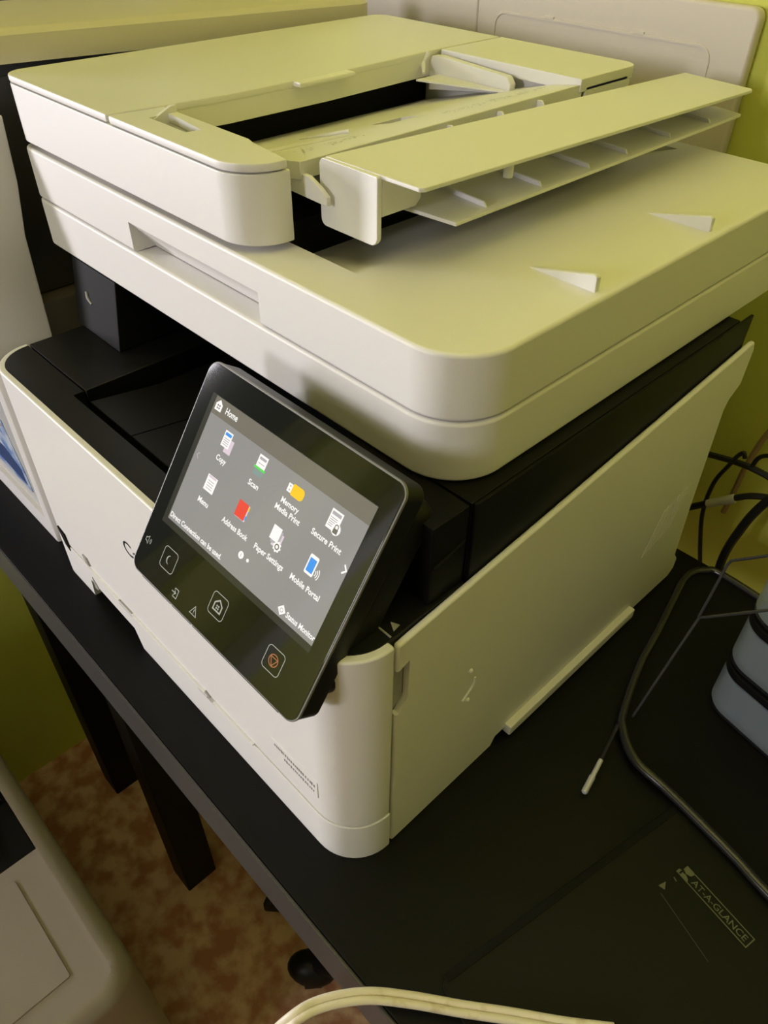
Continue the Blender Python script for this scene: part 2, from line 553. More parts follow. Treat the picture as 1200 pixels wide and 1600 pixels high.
b = bmesh.new()
upp = [(-0.1385, 0.0445), (-0.0740, 0.0455), (-0.0722, 0.048), (-0.0705, 0.372), (-0.073, 0.3755), (-0.1295, 0.3855)]
vb = [b.verts.new((p[0], p[1], upz(p[1]) - 0.0022)) for p in upp]
vt = [b.verts.new((p[0], p[1], upz(p[1]))) for p in upp]
b.faces.new(vb)
b.faces.new(vt)
for i in range(len(upp)):
    j = (i + 1) % len(upp)
    b.faces.new((vb[i], vb[j], vt[j], vt[i]))
bmesh.ops.recalc_face_normals(b, faces=b.faces[:])
do_bevel(b, 0.0007, 2)
utr = part(b, 'document_tray', WHITE)
leg = [(x, z) for x, z in rrect(-0.1415, -0.0985, 0.3382, 0.3725, (0.004, 0.005, 0.001, 0.004))]
part(prism(leg, 0.0425, 0.0458, 'y', 0.0007, 2), 'tray_leg', WHITE2, utr)
b = prism([(0.0458, 0.3527), (0.070, 0.3527), (0.0735, 0.356), (0.0735, 0.3712), (0.0458, 0.3712)], -0.1000, -0.0985, 'x', 0.0004, 1)
part(b, 'side_web', WHITE, utr)
part(cyl((-0.079, 0.118, 0.3612), (-0.079, 0.118, 0.3700), 0.0026, 14, None, 0.0005), 'support_peg', WHITE2, utr)

# --- body ----------------------------------------------------------
Z_T = 0.2043
XR, XLB = 0.014, -0.383
YF = -0.0835


def cpoly(inset, thick, r=0.030, ys=-0.0512):
    x0, x1, y0 = XLB + inset, XR - inset, YF + inset
    r = r - inset
    out = [(x0, ys)] + arc(x0 + r, y0 + r, r, 180, 270, 12) + arc(x1 - r, y0 + r, r, 270, 360, 12) + [(x1, ys)]
    xi0, xi1, yi = x0 + thick, x1 - thick, y0 + thick
    ri = r - thick
    inn = [(xi1, ys)] + arc(xi1 - ri, yi + ri, ri, 360, 270, 8) + arc(xi0 + ri, yi + ri, ri, 270, 180, 8) + [(xi0, ys)]
    return out + inn


front = part(prism(cpoly(0, 0.009), 0.0418, Z_T, 'z', 0.0016, 3), 'front_cover', WHITE)
b = prism(cpoly(-0.0006, 0.012, 0.0306), 0.0, 0.0409, 'z', 0.0010, 2)
notch = prism([(-0.318, -0.01), (-0.313, 0.0225), (-0.300, 0.0225), (-0.243, 0.0205), (-0.232, -0.01)], -0.12, -0.06, 'y')
rec = prism([(-0.150, 0.036), (-0.136, 0.0475), (-0.131, 0.0475), (-0.128, 0.041), (-0.128, 0.036)], -0.0850, -0.078, 'y')
cas = part(cut(b, notch, rec), 'paper_cassette', WHITE)
# fine ridge along the cassette joint, level window and release notches
part(box(-0.31, -0.135, -0.0852, -0.0825, 0.0407, 0.0421, 0.0004), 'joint_ridge', WHITE2, cas)
part(box(-0.128, -0.082, -0.0852, -0.0825, 0.0407, 0.0421, 0.0004), 'joint_ridge', WHITE2, cas)
part(prism([(-0.141, 0.0372), (-0.1375, 0.0455), (-0.1315, 0.0425), (-0.1345, 0.0418)], -0.0848, -0.0830, 'y', 0.0002, 1), 'joint_notch', GREYP, cas)
part(prism([(-0.3535, 0.0575), (-0.3425, 0.0545), (-0.3405, 0.0365), (-0.3475, 0.0405)], -0.0848, -0.078, 'y', 0.0002, 1), 'paper_level_window', BLACK, front)
part(prism([(-0.3125, 0.0535), (-0.3055, 0.0535), (-0.3025, 0.046), (-0.307, 0.0455)], -0.0848, -0.0830, 'y', 0.0002, 1), 'joint_notch', GREYP, cas)
part(prism([(-0.3065, 0.031), (-0.3005, 0.025), (-0.2985, 0.0205), (-0.3065, 0.0175)], -0.0848, -0.0830, 'y', 0.0002, 1), 'foot_notch', GREYP, cas)
part(box(-0.258, -0.238, -0.0849, -0.0830, 0.0385, 0.0425, 0.0004), 'joint_notch', GREYP, cas)

# printing on the front: maker's lettering (mostly behind the screen) and model plate
def fx(u0, z0, y=-0.0837):
    return lambda u, v: (u0 + u, y, z0 + v)


part(text_bm('Canon', 0.0135, fx(-0.214, 0.1345), 1.0, 'LEFT', 0.0), 'front_lettering', BLACKP, front, smooth=0)
b = box(-0.0585, -0.0148, -0.0839, -0.0834, 0.0622, 0.0790, 0.0002, 1)
plate = part(b, 'model_plate', WHITE, front)
# the model print is too blurred to read: two rows of small grey strokes
b = bmesh.new()
rnd = random.Random(7)
for x0, x1, zc, hh in ((-0.0555, -0.0170, 0.0735, 0.0036), (-0.0465, -0.0175, 0.0668, 0.0030)):
    x = x0
    while x < x1:
        wd = rnd.uniform(0.0007, 0.0012)
        h0 = hh * rnd.uniform(0.6, 1.0) / 2
        b.faces.new([b.verts.new((px, -0.08405, pz)) for px, pz in ((x, zc - h0), (x + wd, zc - h0), (x + wd, zc + h0), (x, zc + h0))])
        x += wd + rnd.uniform(0.0006, 0.0014)
part(b, 'model_print', PRINT, front, smooth=0)['kind'] = 'stuff'

# side panels
def side_poly():
    return [(-0.0492, 0.0), (-0.0492, 0.2020), (0.2965, 0.2361), (0.3005, 0.2285), (0.2995, 0.2006), (0.2875, 0.1925), (0.2845, 0.1855),
            (0.2900, 0.0900), (0.2960, 0.0300), (0.3040, 0.0200), (0.3040, 0.0080), (0.2960, 0.0020), (0.0640, 0.0080), (0.0560, 0.0080), (0.0520, 0.0)]


b = prism(side_poly(), 0.0098, XR, 'x', 0.0018, 3)
hand = prism([(-0.056, 0.1790), (-0.0405, 0.1850), (-0.0405, 0.1530), (-0.047, 0.1440), (-0.056, 0.1440)], 0.0070, 0.03, 'x')
side = part(cut(b, hand), 'side_panel', WHITE)
part(prism([(-0.0487, 0.1455), (-0.0415, 0.152), (-0.0415, 0.182), (-0.0487, 0.180)], 0.0085, 0.0103, 'x'), 'grip_recess', GREYP, side)
part(box(XR - 0.002, XR + 0.0055, 0.0655, 0.2300, 0.0045, 0.0145, 0.0012), 'bottom_ledge', WHITE, side)
for yy, zz in ((0.013, 0.1262), (0.014, 0.0961)):
    b = bmesh.new()
    bmesh.ops.create_uvsphere(b, u_segments=10, v_segments=6, radius=0.0017, matrix=Matrix.Translation((XR, yy, zz)))
    part(b, 'pin_boss', WHITE2, side)
part(tube([(XR, 0.0185, 0.1150), (XR + 0.0003, 0.0175, 0.1085), (XR, 0.0125, 0.1030), (XR, 0.0085, 0.1000)], 0.0009, 6, None, False, 4), 'moulded_arc', WHITE2, side)
for k in range(8):
    y0 = 0.228 + k * 0.0048
    z0 = 0.100 + k * 0.001
    b = prism([(y0 - 0.0080, z0 - 0.022), (y0 - 0.0072, z0 - 0.022), (y0 + 0.0078, z0 + 0.018), (y0 + 0.0070, z0 + 0.018)], XR - 0.0006, XR + 0.0004, 'x', 0.0001, 1)
    part(b, 'vent_slat', WHITE, side)
for yy in (0.056, 0.27):
    part(cyl((0.006, yy, 0.0), (0.006, yy, 0.009), 0.0055, 14, None, 0.001), 'foot', RUBBER)
b = prism([(-0.0492, 0.0), (-0.0492, 0.1990), (0.285, 0.1990), (0.290, 0.0)], XLB, XLB + 0.012, 'x', 0.0015, 2)
part(b, 'side_panel', WHITE)
part(box(-0.370, 0.0090, 0.281, 0.290, 0.006, 0.183, 0.002), 'rear_panel', WHITE)

# black inner body: frame, delivery deck with well, columns
part(box(-0.370, 0.0090, -0.0500, 0.280, 0.009, 0.178), 'inner_frame', VOID)
xa, xb2, ya = XLB + 0.0042, XR - 0.0045, YF + 0.0042
deck_poly = arc(xa + 0.026, ya + 0.026, 0.026, 180, 270, 12) + arc(xb2 - 0.026, ya + 0.026, 0.026, 270, 360, 12) + [(xb2, -0.0500), (xb2, 0.004), (-0.060, 0.004), (-0.060, -0.0520), (xa, -0.0520)]
b = prism(deck_poly, 0.1845, Z_T + 0.0004, 'z', 0.0007, 2)
well = prism([(-0.292, -0.0600), (-0.062, -0.0600), (-0.062, 0.255), (-0.292, 0.255)], 0.1865, 0.22)
deck = part(cut(b, well), 'delivery_deck', SOFTBLACK)
b = box(-0.3800, -0.2925, -0.0508, 0.275, 0.1845, Z_T + 0.0002, 0.0006, 1)
part(b, 'delivery_deck_side', SOFTBLACK)
part(box(-0.2925, -0.0755, 0.0, 0.255, 0.1838, 0.1860), 'delivery_floor', VOID)
b = prism([(-0.053, 0.1868), (-0.053, 0.2005), (0.0, 0.1925), (0.25, 0.1905), (0.25, 0.1868)], -0.284, -0.080, 'x', 0.0005, 1)
b = cut(b, box(-0.2292, -0.2280, -0.06, 0.26, 0.1875, 0.22))
part(b, 'delivery_ramp', SOFTBLACK, deck)
lc = part(prism([(-0.0078, Z_T + 0.0005), (0.0006, Z_SB - 0.0005), (0.274, Z_SB - 0.0005), (0.274, Z_T + 0.0005)], -0.3860, -0.3215, 'x', 0.0012, 2), 'column', COLUMN)
b = bmesh.new()
part(tube([(-0.3660, -0.0029, 0.2362), (-0.3645, -0.0037, 0.2318), (-0.3595, -0.0041, 0.2285)], [0.0012, 0.0014, 0.0007], 8, None, False, 4), 'paper_mark', GREYP, lc)
part(box(-0.075, 0.0072, 0.0052, 0.275, 0.179, Z_SB - 0.0005, 0.001), 'column', BLACK)
part(box(-0.075, 0.0072, -0.022, 0.0038, Z_T + 0.0006, Z_SB - 0.0005, 0.001), 'front_column', BLACK)
part(box(-0.3210, -0.076, 0.255, 0.275, 0.187, Z_SB - 0.0005), 'cavity_back', VOID)
part(prism([(0.0062, 0.1950), (0.0062, 0.2568), (0.2890, 0.2568), (0.2850, 0.2100)], 0.0074, 0.0094, 'x', 0.0003, 1), 'side_band', BLACK)
part(prism([(-0.020, 0.2300), (0.0015, 0.2352), (0.0015, 0.2362), (-0.020, 0.2312)], 0.0073, 0.0083, 'x'), 'moulded_edge', SOFTBLACK)
part(prism([(-0.0115, -0.0495), (0.0085, -0.0495), (0.0085, -0.0487), (-0.0115, -0.0487)], Z_T, Z_T + 0.0010, 'z'), 'port_cover_edge', GREYP, deck)
part(prism([(0.0015, -0.0425), (0.0060, -0.0405), (0.0068, -0.0455)], Z_T, Z_T + 0.0008, 'z'), 'port_mark', GREYP, deck)

# --- control panel ------------------------------------------------
ct, st = math.cos(R(35.03)), math.sin(R(35.03))
PN = Vector((0, -ct, st))
PV = Vector((0, -st, -ct))
POR = Vector((-0.1459, -0.03255, 0.28563))


def PP(u, v, h=0.0):
    """panel coordinates: millimetres right and down from the top left corner, h mm out of the glass"""
    return POR + Vector((u * 0.001, 0, 0)) + PV * (v * 0.001) + PN * (h * 0.001)


def pslab(poly, h0, h1, bm=None, bev=0.0, seg=2, mi=0, ang=25):
    b = bmesh.new()
    lo = [b.verts.new(PP(p[0], p[1], h0)) for p in poly]
    hi = [b.verts.new(PP(p[0], p[1], h1)) for p in poly]
    b.faces.new(lo)
    b.faces.new(hi)
    for i in range(len(poly)):
        j = (i + 1) % len(poly)
        b.faces.new((lo[i], lo[j], hi[j], hi[i]))
    bmesh.ops.recalc_face_normals(b, faces=b.faces[:])
    do_bevel(b, bev, seg, ang)
    for f in b.faces:
        f.material_index = mi
    return merge(bm, b)


def pflat(poly, h, bm, mi=0):
    f = bm.faces.new([bm.verts.new(PP(p[0], p[1], h)) for p in poly])
    f.material_index = mi
    return bm


def pstroke(pts, wd, h, bm, mi=0, closed=False):
    n = len(pts)
    P = [Vector((p[0], p[1])) for p in pts]
    L, Rr = [], []
    for i in range(n):
        a = P[i - 1] if (i > 0 or closed) else P[i]
        c = P[(i + 1) % n] if (i < n - 1 or closed) else P[i]
        d1 = (P[i] - a)
        d2 = (c - P[i])
        d1 = d1.normalized() if d1.length > 1e-9 else d2.normalized()
        d2 = d2.normalized() if d2.length > 1e-9 else d1
        nn = Vector((-(d1 + d2).y, (d1 + d2).x))
        nn = nn.normalized() if nn.length > 1e-6 else Vector((-d1.y, d1.x))
        k = 1.0 / max(0.5, nn.dot(Vector((-d1.y, d1.x))))
        L.append(P[i] + nn * wd / 2 * k)
        Rr.append(P[i] - nn * wd / 2 * k)
    for i in range(n if closed else n - 1):
        j = (i + 1) % n
        pflat([L[i], L[j], Rr[j], Rr[i]], h, bm, mi)
    return bm


def circ(cu, cv, r, n=20):
    return [(cu + r * math.cos(2 * math.pi * i / n), cv + r * math.sin(2 * math.pi * i / n)) for i in range(n)]


PW, PH = 148.0, 128.2
b = pslab(rrect(0.3, PW - 0.3, 0.3, PH - 0.3, 7.0), -15.5, -0.9, None, 0.0012, 3)
pslab(rrect(6, PW - 1.5, 9, PH - 11, 9.0), -34, -15.0, b, 0.003, 3)
cpn = part(b, 'control_panel', SOFTBLACK, None, 'tilted black touch panel with lit home screen')
b = pslab(rrect(0, PW, 0, PH, 7.2), -2.2, -0.35, None, 0.0005, 2)
part(b, 'panel_rim', SILVER, cpn)
part(pslab(rrect(0.9, PW - 0.9, 0.9, PH - 0.9, 6.4), -1.5, 0.0, None, 0.0003, 2), 'panel_glass', GLASS, cpn)
b = pslab([(12, PH - 0.6), (41.6, PH - 0.6), (41.6, PH + 0.5), (12, PH + 0.5)], -3.2, -0.6, None, 0.0003, 1)
for u0, u1 in ((42.6, 61.2), (62.2, 136)):
    pslab([(u0, PH - 0.6), (u1, PH - 0.6), (u1, PH + 0.5), (u0, PH + 0.5)], -3.2, -0.6, b, 0.0003, 1)
part(b, 'status_light_bar', SOFTBLACK, cpn)
# screen
part(pslab([(11, 15.3), (137.4, 15.3), (137.4, 93), (11, 93)], 0.0, 0.04), 'screen_frame', SCREENF, cpn, smooth=0)
scr = part(pslab([(14.8, 15.6), (137.2, 15.6), (137.2, 89.2), (14.8, 89.2)], 0.04, 0.09), 'screen', SCREEN, cpn, 'lit grey home screen', smooth=0)
part(pslab([(14.8, 15.6), (137.2, 15.6), (137.2, 25.2), (14.8, 25.2)], 0.09, 0.12), 'screen_header', SCREENH, cpn, smooth=0)
HI = 0.2


def icon(bm, mats, label=None):
    o = part(bm, 'screen_icon', mats, cpn, label, smooth=0)
    return o


def ptext(s, u, v, cap, width=None, align='CENTER', bold=0.0, m=None, name='screen_lettering', h=HI):
    b = text_bm(s, cap * 0.00115, lambda a, c: PP(u + a * 1000, v - c * 1000, h), 0.82, align, bold, 0, width * 0.001 if width else None)
    return part(b, name, m or EW, cpn, smooth=0)


def rect(u, v, wd, ht):
    return [(u - wd / 2, v - ht / 2), (u + wd / 2, v - ht / 2), (u + wd / 2, v + ht / 2), (u - wd / 2, v + ht / 2)]


# copy
b = bmesh.new()
pflat(rect(37.3, 35.2, 5.6, 7.6), HI, b, 1)
pflat(rect(34.2, 32.4, 6.4, 8.6), HI + .05, b, 0)
pflat(rect(34.2, 29.8, 5.0, 1.7), HI + .1, b, 2)
for k in range(4):
    pflat(rect(34.2, 32.1 + k * 1.1, 4.6, 0.4), HI + .1, b, 3)
icon(b, [EW, EPINK, EBLUE, EGREY])
# scan
b = bmesh.new()
pflat(rect(63.2, 30.8, 6.8, 6.4), HI, b, 0)
pflat(rect(63.2, 29.4, 5.2, 1.4), HI + .05, b, 1)
pflat(rect(63.2, 32.0, 5.0, 0.4), HI + .05, b, 1)
pflat(rect(63.2, 34.6, 8.6, 1.2), HI + .1, b, 2)
pflat(rect(63.2, 36.8, 6.8, 3.2), HI, b, 3)
icon(b, [EW, EGREY, EGREEN, ETEAL])
# memory stick
b = bmesh.new()
pflat(rect(86.4, 32.9, 3.2, 4.4), HI, b, 0)
pflat(rect(86.4, 31.9, 0.9, 0.8), HI + .05, b, 2)
pflat(rect(86.4, 33.9, 0.9, 0.8), HI + .05, b, 2)
pflat(rrect(87.8, 96.6, 29.8, 35.8, (1.0, 2.4, 2.4, 1.0)), HI + .05, b, 1)
icon(b, [EW, EYEL, EGREY])
# secure print
b = bmesh.new()
pflat(rect(118.8, 32.8, 7.6, 9.6), HI, b, 0)
pflat(rect(118.8, 29.8, 6.0, 1.7), HI + .05, b, 1)
for k in range(5):
    pflat(rect(118.2, 32.0 + k * 1.0, 4.8, 0.4), HI + .05, b, 1)
pflat(circ(121.6, 36.0, 2.9), HI + .08, b, 0)
pflat(rect(121.6, 36.9, 3.0, 2.4), HI + .1, b, 2)
pstroke([(120.6, 35.8), (120.6, 34.4), (121.1, 33.8), (122.1, 33.8), (122.6, 34.4), (122.6, 35.8)], 0.5, HI + .1, b, 2)
icon(b, [EW, EGREY, SCREENH])
# menu
b = bmesh.new()
pflat(rect(35.4, 57.8, 8.2, 8.8), HI, b, 0)
pflat(rect(35.4, 54.2, 6.6, 1.2), HI + .05, b, 1)
for k in range(4):
    pflat(rect(35.4, 56.4 + k * 1.4, 5.2, 0.4), HI + .05, b, 2)
icon(b, [EW, EPINK, EGREY])
# address book
b = bmesh.new()
pflat(rect(63.8, 58.2, 8.0, 8.8), HI, b, 1)
pflat(rrect(59.2, 67.0, 53.6, 62.4, (0.6, 0.6, 0.6, 0.6)), HI + .05, b, 0)
pflat(rect(67.6, 55.4, 0.9, 2.4), HI + .05, b, 2)
pflat(rect(67.6, 60.4, 0.9, 2.2), HI + .05, b, 3)
icon(b, [ERED, EPINK, EYEL, EBLUE])
# paper settings
b = bmesh.new()
pflat(rect(92.6, 58.6, 6.2, 7.6), HI, b, 1)
pflat(rect(91.4, 57.4, 6.2, 7.6), HI + .03, b, 2)
pflat(rect(90.0, 56.2, 6.2, 7.4), HI + .05, b, 0)
g = []
for i in range(32):
    rr = 2.9 if (i // 2) % 2 == 0 else 2.35
    g.append((94.0 + rr * math.cos(2 * math.pi * i / 32), 61.4 + rr * math.sin(2 * math.pi * i / 32)))
pflat(g, HI + .08, b, 0)
pflat(circ(94.0, 61.4, 1.6), HI + .1, b, 3)
pflat(circ(94.0, 61.4, 0.9), HI + .12, b, 0)
icon(b, [EW, EPINK, EGREY, SCREENH])
# mobile portal
b = bmesh.new()
pflat(rrect(114.6, 120.6, 52.4, 62.4, 0.8), HI, b, 0)
pflat(rect(117.6, 57.6, 4.4, 7.0), HI + .05, b, 1)
for rr in (2.2, 3.3, 4.4):
    pstroke([(119.6 + rr * math.cos(R(a)), 59.6 + rr * math.sin(R(a))) for a in range(-38, 39, 12)], 0.45, HI, b, 2)
icon(b, [EW, EBLUE, EW])
# home mark, status diamond, arrows, page dots
b = bmesh.new()
pflat([(16.4, 19.0), (19.1, 16.6), (21.8, 19.0), (21.8, 22.6), (16.4, 22.6)], HI, b, 0)
for du in (-0.75, 0.75):
    for dv in (-0.7, 0.7):
        pflat(rect(19.1 + du, 20.4 + dv, 1.0, 0.9), HI + .05, b, 1)
icon(b, [EW, SCREENH])
b = bmesh.new()
pflat([(112.7, 82.6), (115.6, 85.4), (112.7, 88.2), (109.8, 85.4)], HI, b, 0)
pstroke(circ(112.7, 85.4, 1.0, 12), 0.35, HI + .05, b, 1, True)
icon(b, [EW, EGREY])
b = bmesh.new()
pstroke([(19.2, 47.2), (17.4, 49.0), (19.2, 50.8)], 0.5, HI, b, 0)
icon(b, [EGREY])
b = bmesh.new()
pstroke([(134.6, 46.8), (136.6, 49.0), (134.6, 51.2)], 0.9, HI, b, 0)
icon(b, [EW])
b = bmesh.new()
pflat(circ(74.8, 77.4, 2.0), HI, b, 0)
pflat(rect(74.8, 77.4, 0.45, 1.9), HI + .05, b, 1)
pflat(circ(80.3, 77.4, 0.95), HI, b, 0)
icon(b, [EW, EGREY])
BO = 0.0001
for s, u, v, cap, wd in (('Home', 30.4, 19.8, 3.2, 10.2), ('Copy', 35.6, 43.0, 2.7, 8.2), ('Scan', 63.6, 43.0, 2.7, 8.0), ('Memory', 90.6, 39.9, 2.6, 13.0),
                         ('Media Print', 91.4, 44.4, 2.6, 18.6), ('Secure Print', 119.3, 43.2, 2.7, 20.6), ('Menu', 35.4, 68.2, 2.7, 9.0), ('Address Book', 63.6, 68.3, 2.7, 21.4),
                         ('Paper Settings', 91.6, 68.2, 2.7, 22.6), ('Mobile Portal', 119.2, 68.2, 2.7, 21.0)):
    ptext(s, u, v, cap, wd, 'CENTER', BO)
ptext('Direct Connection can be used.', 15.6, 85.9, 2.6, 47.2, 'LEFT', BO)
ptext('Status Monitor', 116.2, 85.3, 2.6, 21.0, 'LEFT', BO)
# key legends on the glass
H2 = 0.08
for cu, cv in ((28.1, 108.5), (74.4, 108.3), (120.9, 109.0)):
    b = bmesh.new()
    pstroke(rrect(cu - 6.2, cu + 6.2, cv - 6.2, cv + 6.2, 2.2), 0.38, H2, b, 0, True)
    part(b, 'key_outline', LEGEND, cpn, smooth=0)
b = bmesh.new()
o1 = [(28.6 + 2.6 * math.cos(R(a)), 108.6 + 2.6 * math.sin(R(a))) for a in range(100, 261, 10)]
i1 = [(29.9 + 3.1 * math.cos(R(a)), 108.6 + 2.7 * math.sin(R(a))) for a in range(248, 111, -8)]
pflat(o1 + i1, H2, b)
part(b, 'key_legend', LEGEND, cpn, smooth=0)
b = bmesh.new()
pstroke([(71.4, 111.2), (71.4, 107.4), (74.4, 105.0), (77.4, 107.4), (77.4, 111.2)], 0.8, H2, b, 0, True)
for du in (-0.7, 0.7):
    for dv in (-0.7, 0.7):
        pflat(rect(74.4 + du, 109.0 + dv, 0.95, 0.95), H2, b)
part(b, 'key_legend', LEGEND, cpn, smooth=0)
b = bmesh.new()
pstroke(circ(120.9, 109.0, 3.1, 28), 0.5, H2, b, 0, True)
pstroke([(118.4, 107.6), (123.4, 107.6), (120.9, 111.9)], 0.45, H2, b, 0, True)
part(b, 'key_legend', LEGENDO, cpn, smooth=0)
b = bmesh.new()
pstroke([(4.6, 107.1), (5.6, 107.1), (7.0, 105.8), (7.0, 110.4), (5.6, 109.1), (4.6, 109.1)], 0.4, H2, b, 0, True)
for rr in (1.2, 2.2):
    pstroke([(7.4 + rr * math.cos(R(a)), 108.1 + rr * math.sin(R(a))) for a in range(-45, 46, 15)], 0.35, H2, b)
part(b, 'key_legend', LEGEND, cpn, smooth=0)
b = bmesh.new()
pstroke([(41.2, 119.2), (41.2, 118.3), (44.4, 118.3), (44.4, 123.2), (41.2, 123.2), (41.2, 122.3)], 0.45, H2, b)
pstroke([(39.2, 120.8), (42.8, 120.8)], 0.5, H2, b)
pstroke([(41.4, 119.6), (42.8, 120.8), (41.4, 122.0)], 0.5, H2, b)
part(b, 'key_legend', LEGEND, cpn, smooth=0)
b = bmesh.new()
pstroke([(60.2, 117.8), (63.0, 122.8), (57.4, 122.8)], 0.4, H2, b, 0, True)
pstroke([(60.2, 119.6), (60.2, 121.2)], 0.5, H2, b)
pstroke([(60.2, 121.6), (60.2, 122.1)], 0.5, H2, b)
part(b, 'key_legend', LEGEND, cpn, smooth=0)
# arm that carries the panel
part(box(-0.105, -0.022, -0.050, -0.0225, Z_T + 0.0006, 0.224, 0.003), 'panel_arm', BLACK)

# ================================================================== left neighbours
om = thing('office_machine', 'white fronted office machine with dark glossy sides and rounded beige lid', 'office machine', (-0.56, 0.14, 0.0))
OO = (-0.56, 0.14, 0.0)
b = prism([(-0.0775, 0.0), (-0.0775, 0.190), (-0.0695, 0.190), (-0.066, 0.150), (-0.014, 0.150), (-0.014, 0.0)], -0.70, -0.3985, 'x', 0.0025, 2)
b = cut(b, prism([(-0.689, 0.024), (-0.411, 0.024), (-0.411, 0.150), (-0.421, 0.160), (-0.689, 0.160)], -0.09, -0.0735, 'y'))
fr = finish(b, 'front_base', CARD, om, OO)
finish(prism([(-0.688, 0.025), (-0.412, 0.025), (-0.412, 0.1495), (-0.4215, 0.159), (-0.688, 0.159)], -0.0737, -0.0728, 'y'), 'front_panel', CARDG, fr, OO)
finish(prism([(-0.68, 0.040), (-0.432, 0.040), (-0.433, 0.055), (-0.448, 0.112), (-0.68, 0.122)], -0.0743, -0.0736, 'y'), 'picture', WINBLUE, fr, OO)
finish(prism([(-0.66, 0.090), (-0.470, 0.092), (-0.452, 0.104), (-0.456, 0.112), (-0.66, 0.120)], -0.0746, -0.0742, 'y'), 'picture_figure', PINKP, fr, OO)
finish(prism([(-0.56, 0.052), (-0.440, 0.044), (-0.442, 0.060), (-0.470, 0.072), (-0.56, 0.070)], -0.0746, -0.0742, 'y'), 'picture_figure', NAVYP, fr, OO)
b = prism([(-0.068, 0.1505), (-0.0165, 0.1505), (-0.0125, 0.262), (-0.0065, 0.30), (-0.0035, 0.345), (-0.014, 0.345), (-0.024, 0.315), (-0.041, 0.264)], -0.70, -0.4300, 'x', 0.0012, 2)
finish(b, 'front_column', CARD, om, OO)
finish(prism([(-0.0105, 0.20), (-0.0055, 0.30), (-0.001, 0.3615), (0.330, 0.3615), (0.330, 0.20)], -0.715, -0.4625, 'x', 0.002, 2), 'body', DARKM, om, OO)
finish(prism(rrect(-0.720, -0.447, -0.0130, 0.333, 0.006), 0.0, 0.1995, 'z', 0.002, 2), 'base', BROWNG, om, OO)
lp = rrect(-0.560, -0.434, -0.022, 0.366, (0.03, 0.012, 0.03, 0.03))
b = bmesh.new()


def lz(x, y):
    return 0.3945 - 0.0125 * max(0.0, (y + 0.0) / 0.366)


n = len(lp)
cx0, cy0 = -0.497, 0.17
ringsz = []
for k, (ins, dz) in enumerate(((0.0, 'b'), (0.0, -0.0035), (0.003, 0.0), (0.0045, 0.0003), (0.012, 0.0016), (0.03, 0.0024), (0.09, 0.003))):
    ring = []
    for (x, y) in lp:
        f = 1 - min(ins, 0.05) / 0.063
        X = cx0 + (x - cx0) * f
        Y = cy0 + (y - cy0) * (1 - ins / 0.194)
        z = (0.3745 - 0.012 * min(1.0, max(0.0, Y / 0.12))) if dz == 'b' else lz(X, Y) + dz
        ring.append(b.verts.new((X, Y, z)))
    ringsz.append(ring)
for A, B in zip(ringsz[:-1], ringsz[1:]):
    for i in range(n):
        j = (i + 1) % n
        b.faces.new((A[i], A[j], B[j], B[i]))
b.faces.new(ringsz[0])
b.faces.new(ringsz[-1])
finish(b, 'lid', BEIGE, om, OO)

# ================================================================== beige panels on the wall behind
wp = thing('wall_panel', 'ivory plastic cover panel with a raised inset fixed to the green wall', 'panel', (-0.236, 0.434, 0.0))
VO = (-0.236, 0.434, 0.0)
pp = rrect(-0.3690, -0.1035, 0.0, 0.4045, (0.006, 0.006, 0.008, 0.006))
finish(prism(pp, 0.428, YB - 0.001, 'y', 0.003, 3), 'cover', BEIGE2, wp, VO)
ring_o = rrect(-0.3480, -0.1330, 0.02, 0.3775, 0.012)
finish(cut(prism(ring_o, 0.4272, 0.4300, 'y', 0.0008, 2), prism(rrect(-0.3458, -0.1352, 0.0225, 0.3753, 0.010), 0.42, 0.44, 'y')), 'inset_ridge', BEIGE2, wp, VO)
for xx in (-0.292, -0.203):
    finish(box(xx, xx + 0.010, 0.4270, 0.4290, 0.3760, 0.3790, 0.0006), 'latch_tab', BEIGE2, wp, VO)
wq = finish(prism(rrect(-0.55, -0.3715, 0.0, 0.45, 0.004), 0.432, YB - 0.001, 'y', 0.003, 3), 'wall_cover_strip', BEIGE2)
tag(wq, 'plain ivory plastic strip on the wall between inset panel and beige lid', 'panel')

# ================================================================== desk top on the right
ROT = R(-11.5)
cr, sr = math.cos(ROT), math.sin(ROT)


def rp(o, u, v, z=0.0):
    return (o[0] + u * cr - v * sr, o[1] + u * sr + v * cr, z)


PA = (0.0925, -0.0875)      # front left corner of the desk pad
pad = thing('desk_pad', 'black vinyl desk pad with a faded printed logo', 'desk pad', (PA[0], PA[1], 0), ROT)
pb = prism(rrect(0.0, 0.50, 0.0, 0.33, 0.006), 0.0002, 0.0022, 'z', 0.0006, 2)
finish(pb, 'pad_sheet', PAD, pad)
finish(box(-0.0022, 0.0030, 0.004, 0.326, 0.0004, 0.0026, 0.0006), 'edge_shadow_strip', VOID, pad)  # shadow line along the pad's left edge, modelled as a black strip
px0, py0, pw, ph = 0.0305, 0.1645, 0.0520, 0.0088
zt = 0.0024
b = bmesh.new()


def ploc(u, v):
    return (px0 + u, py0 + v, zt)


def pq(pts, bm):
    bm.faces.new([bm.verts.new(ploc(*p)) for p in pts])


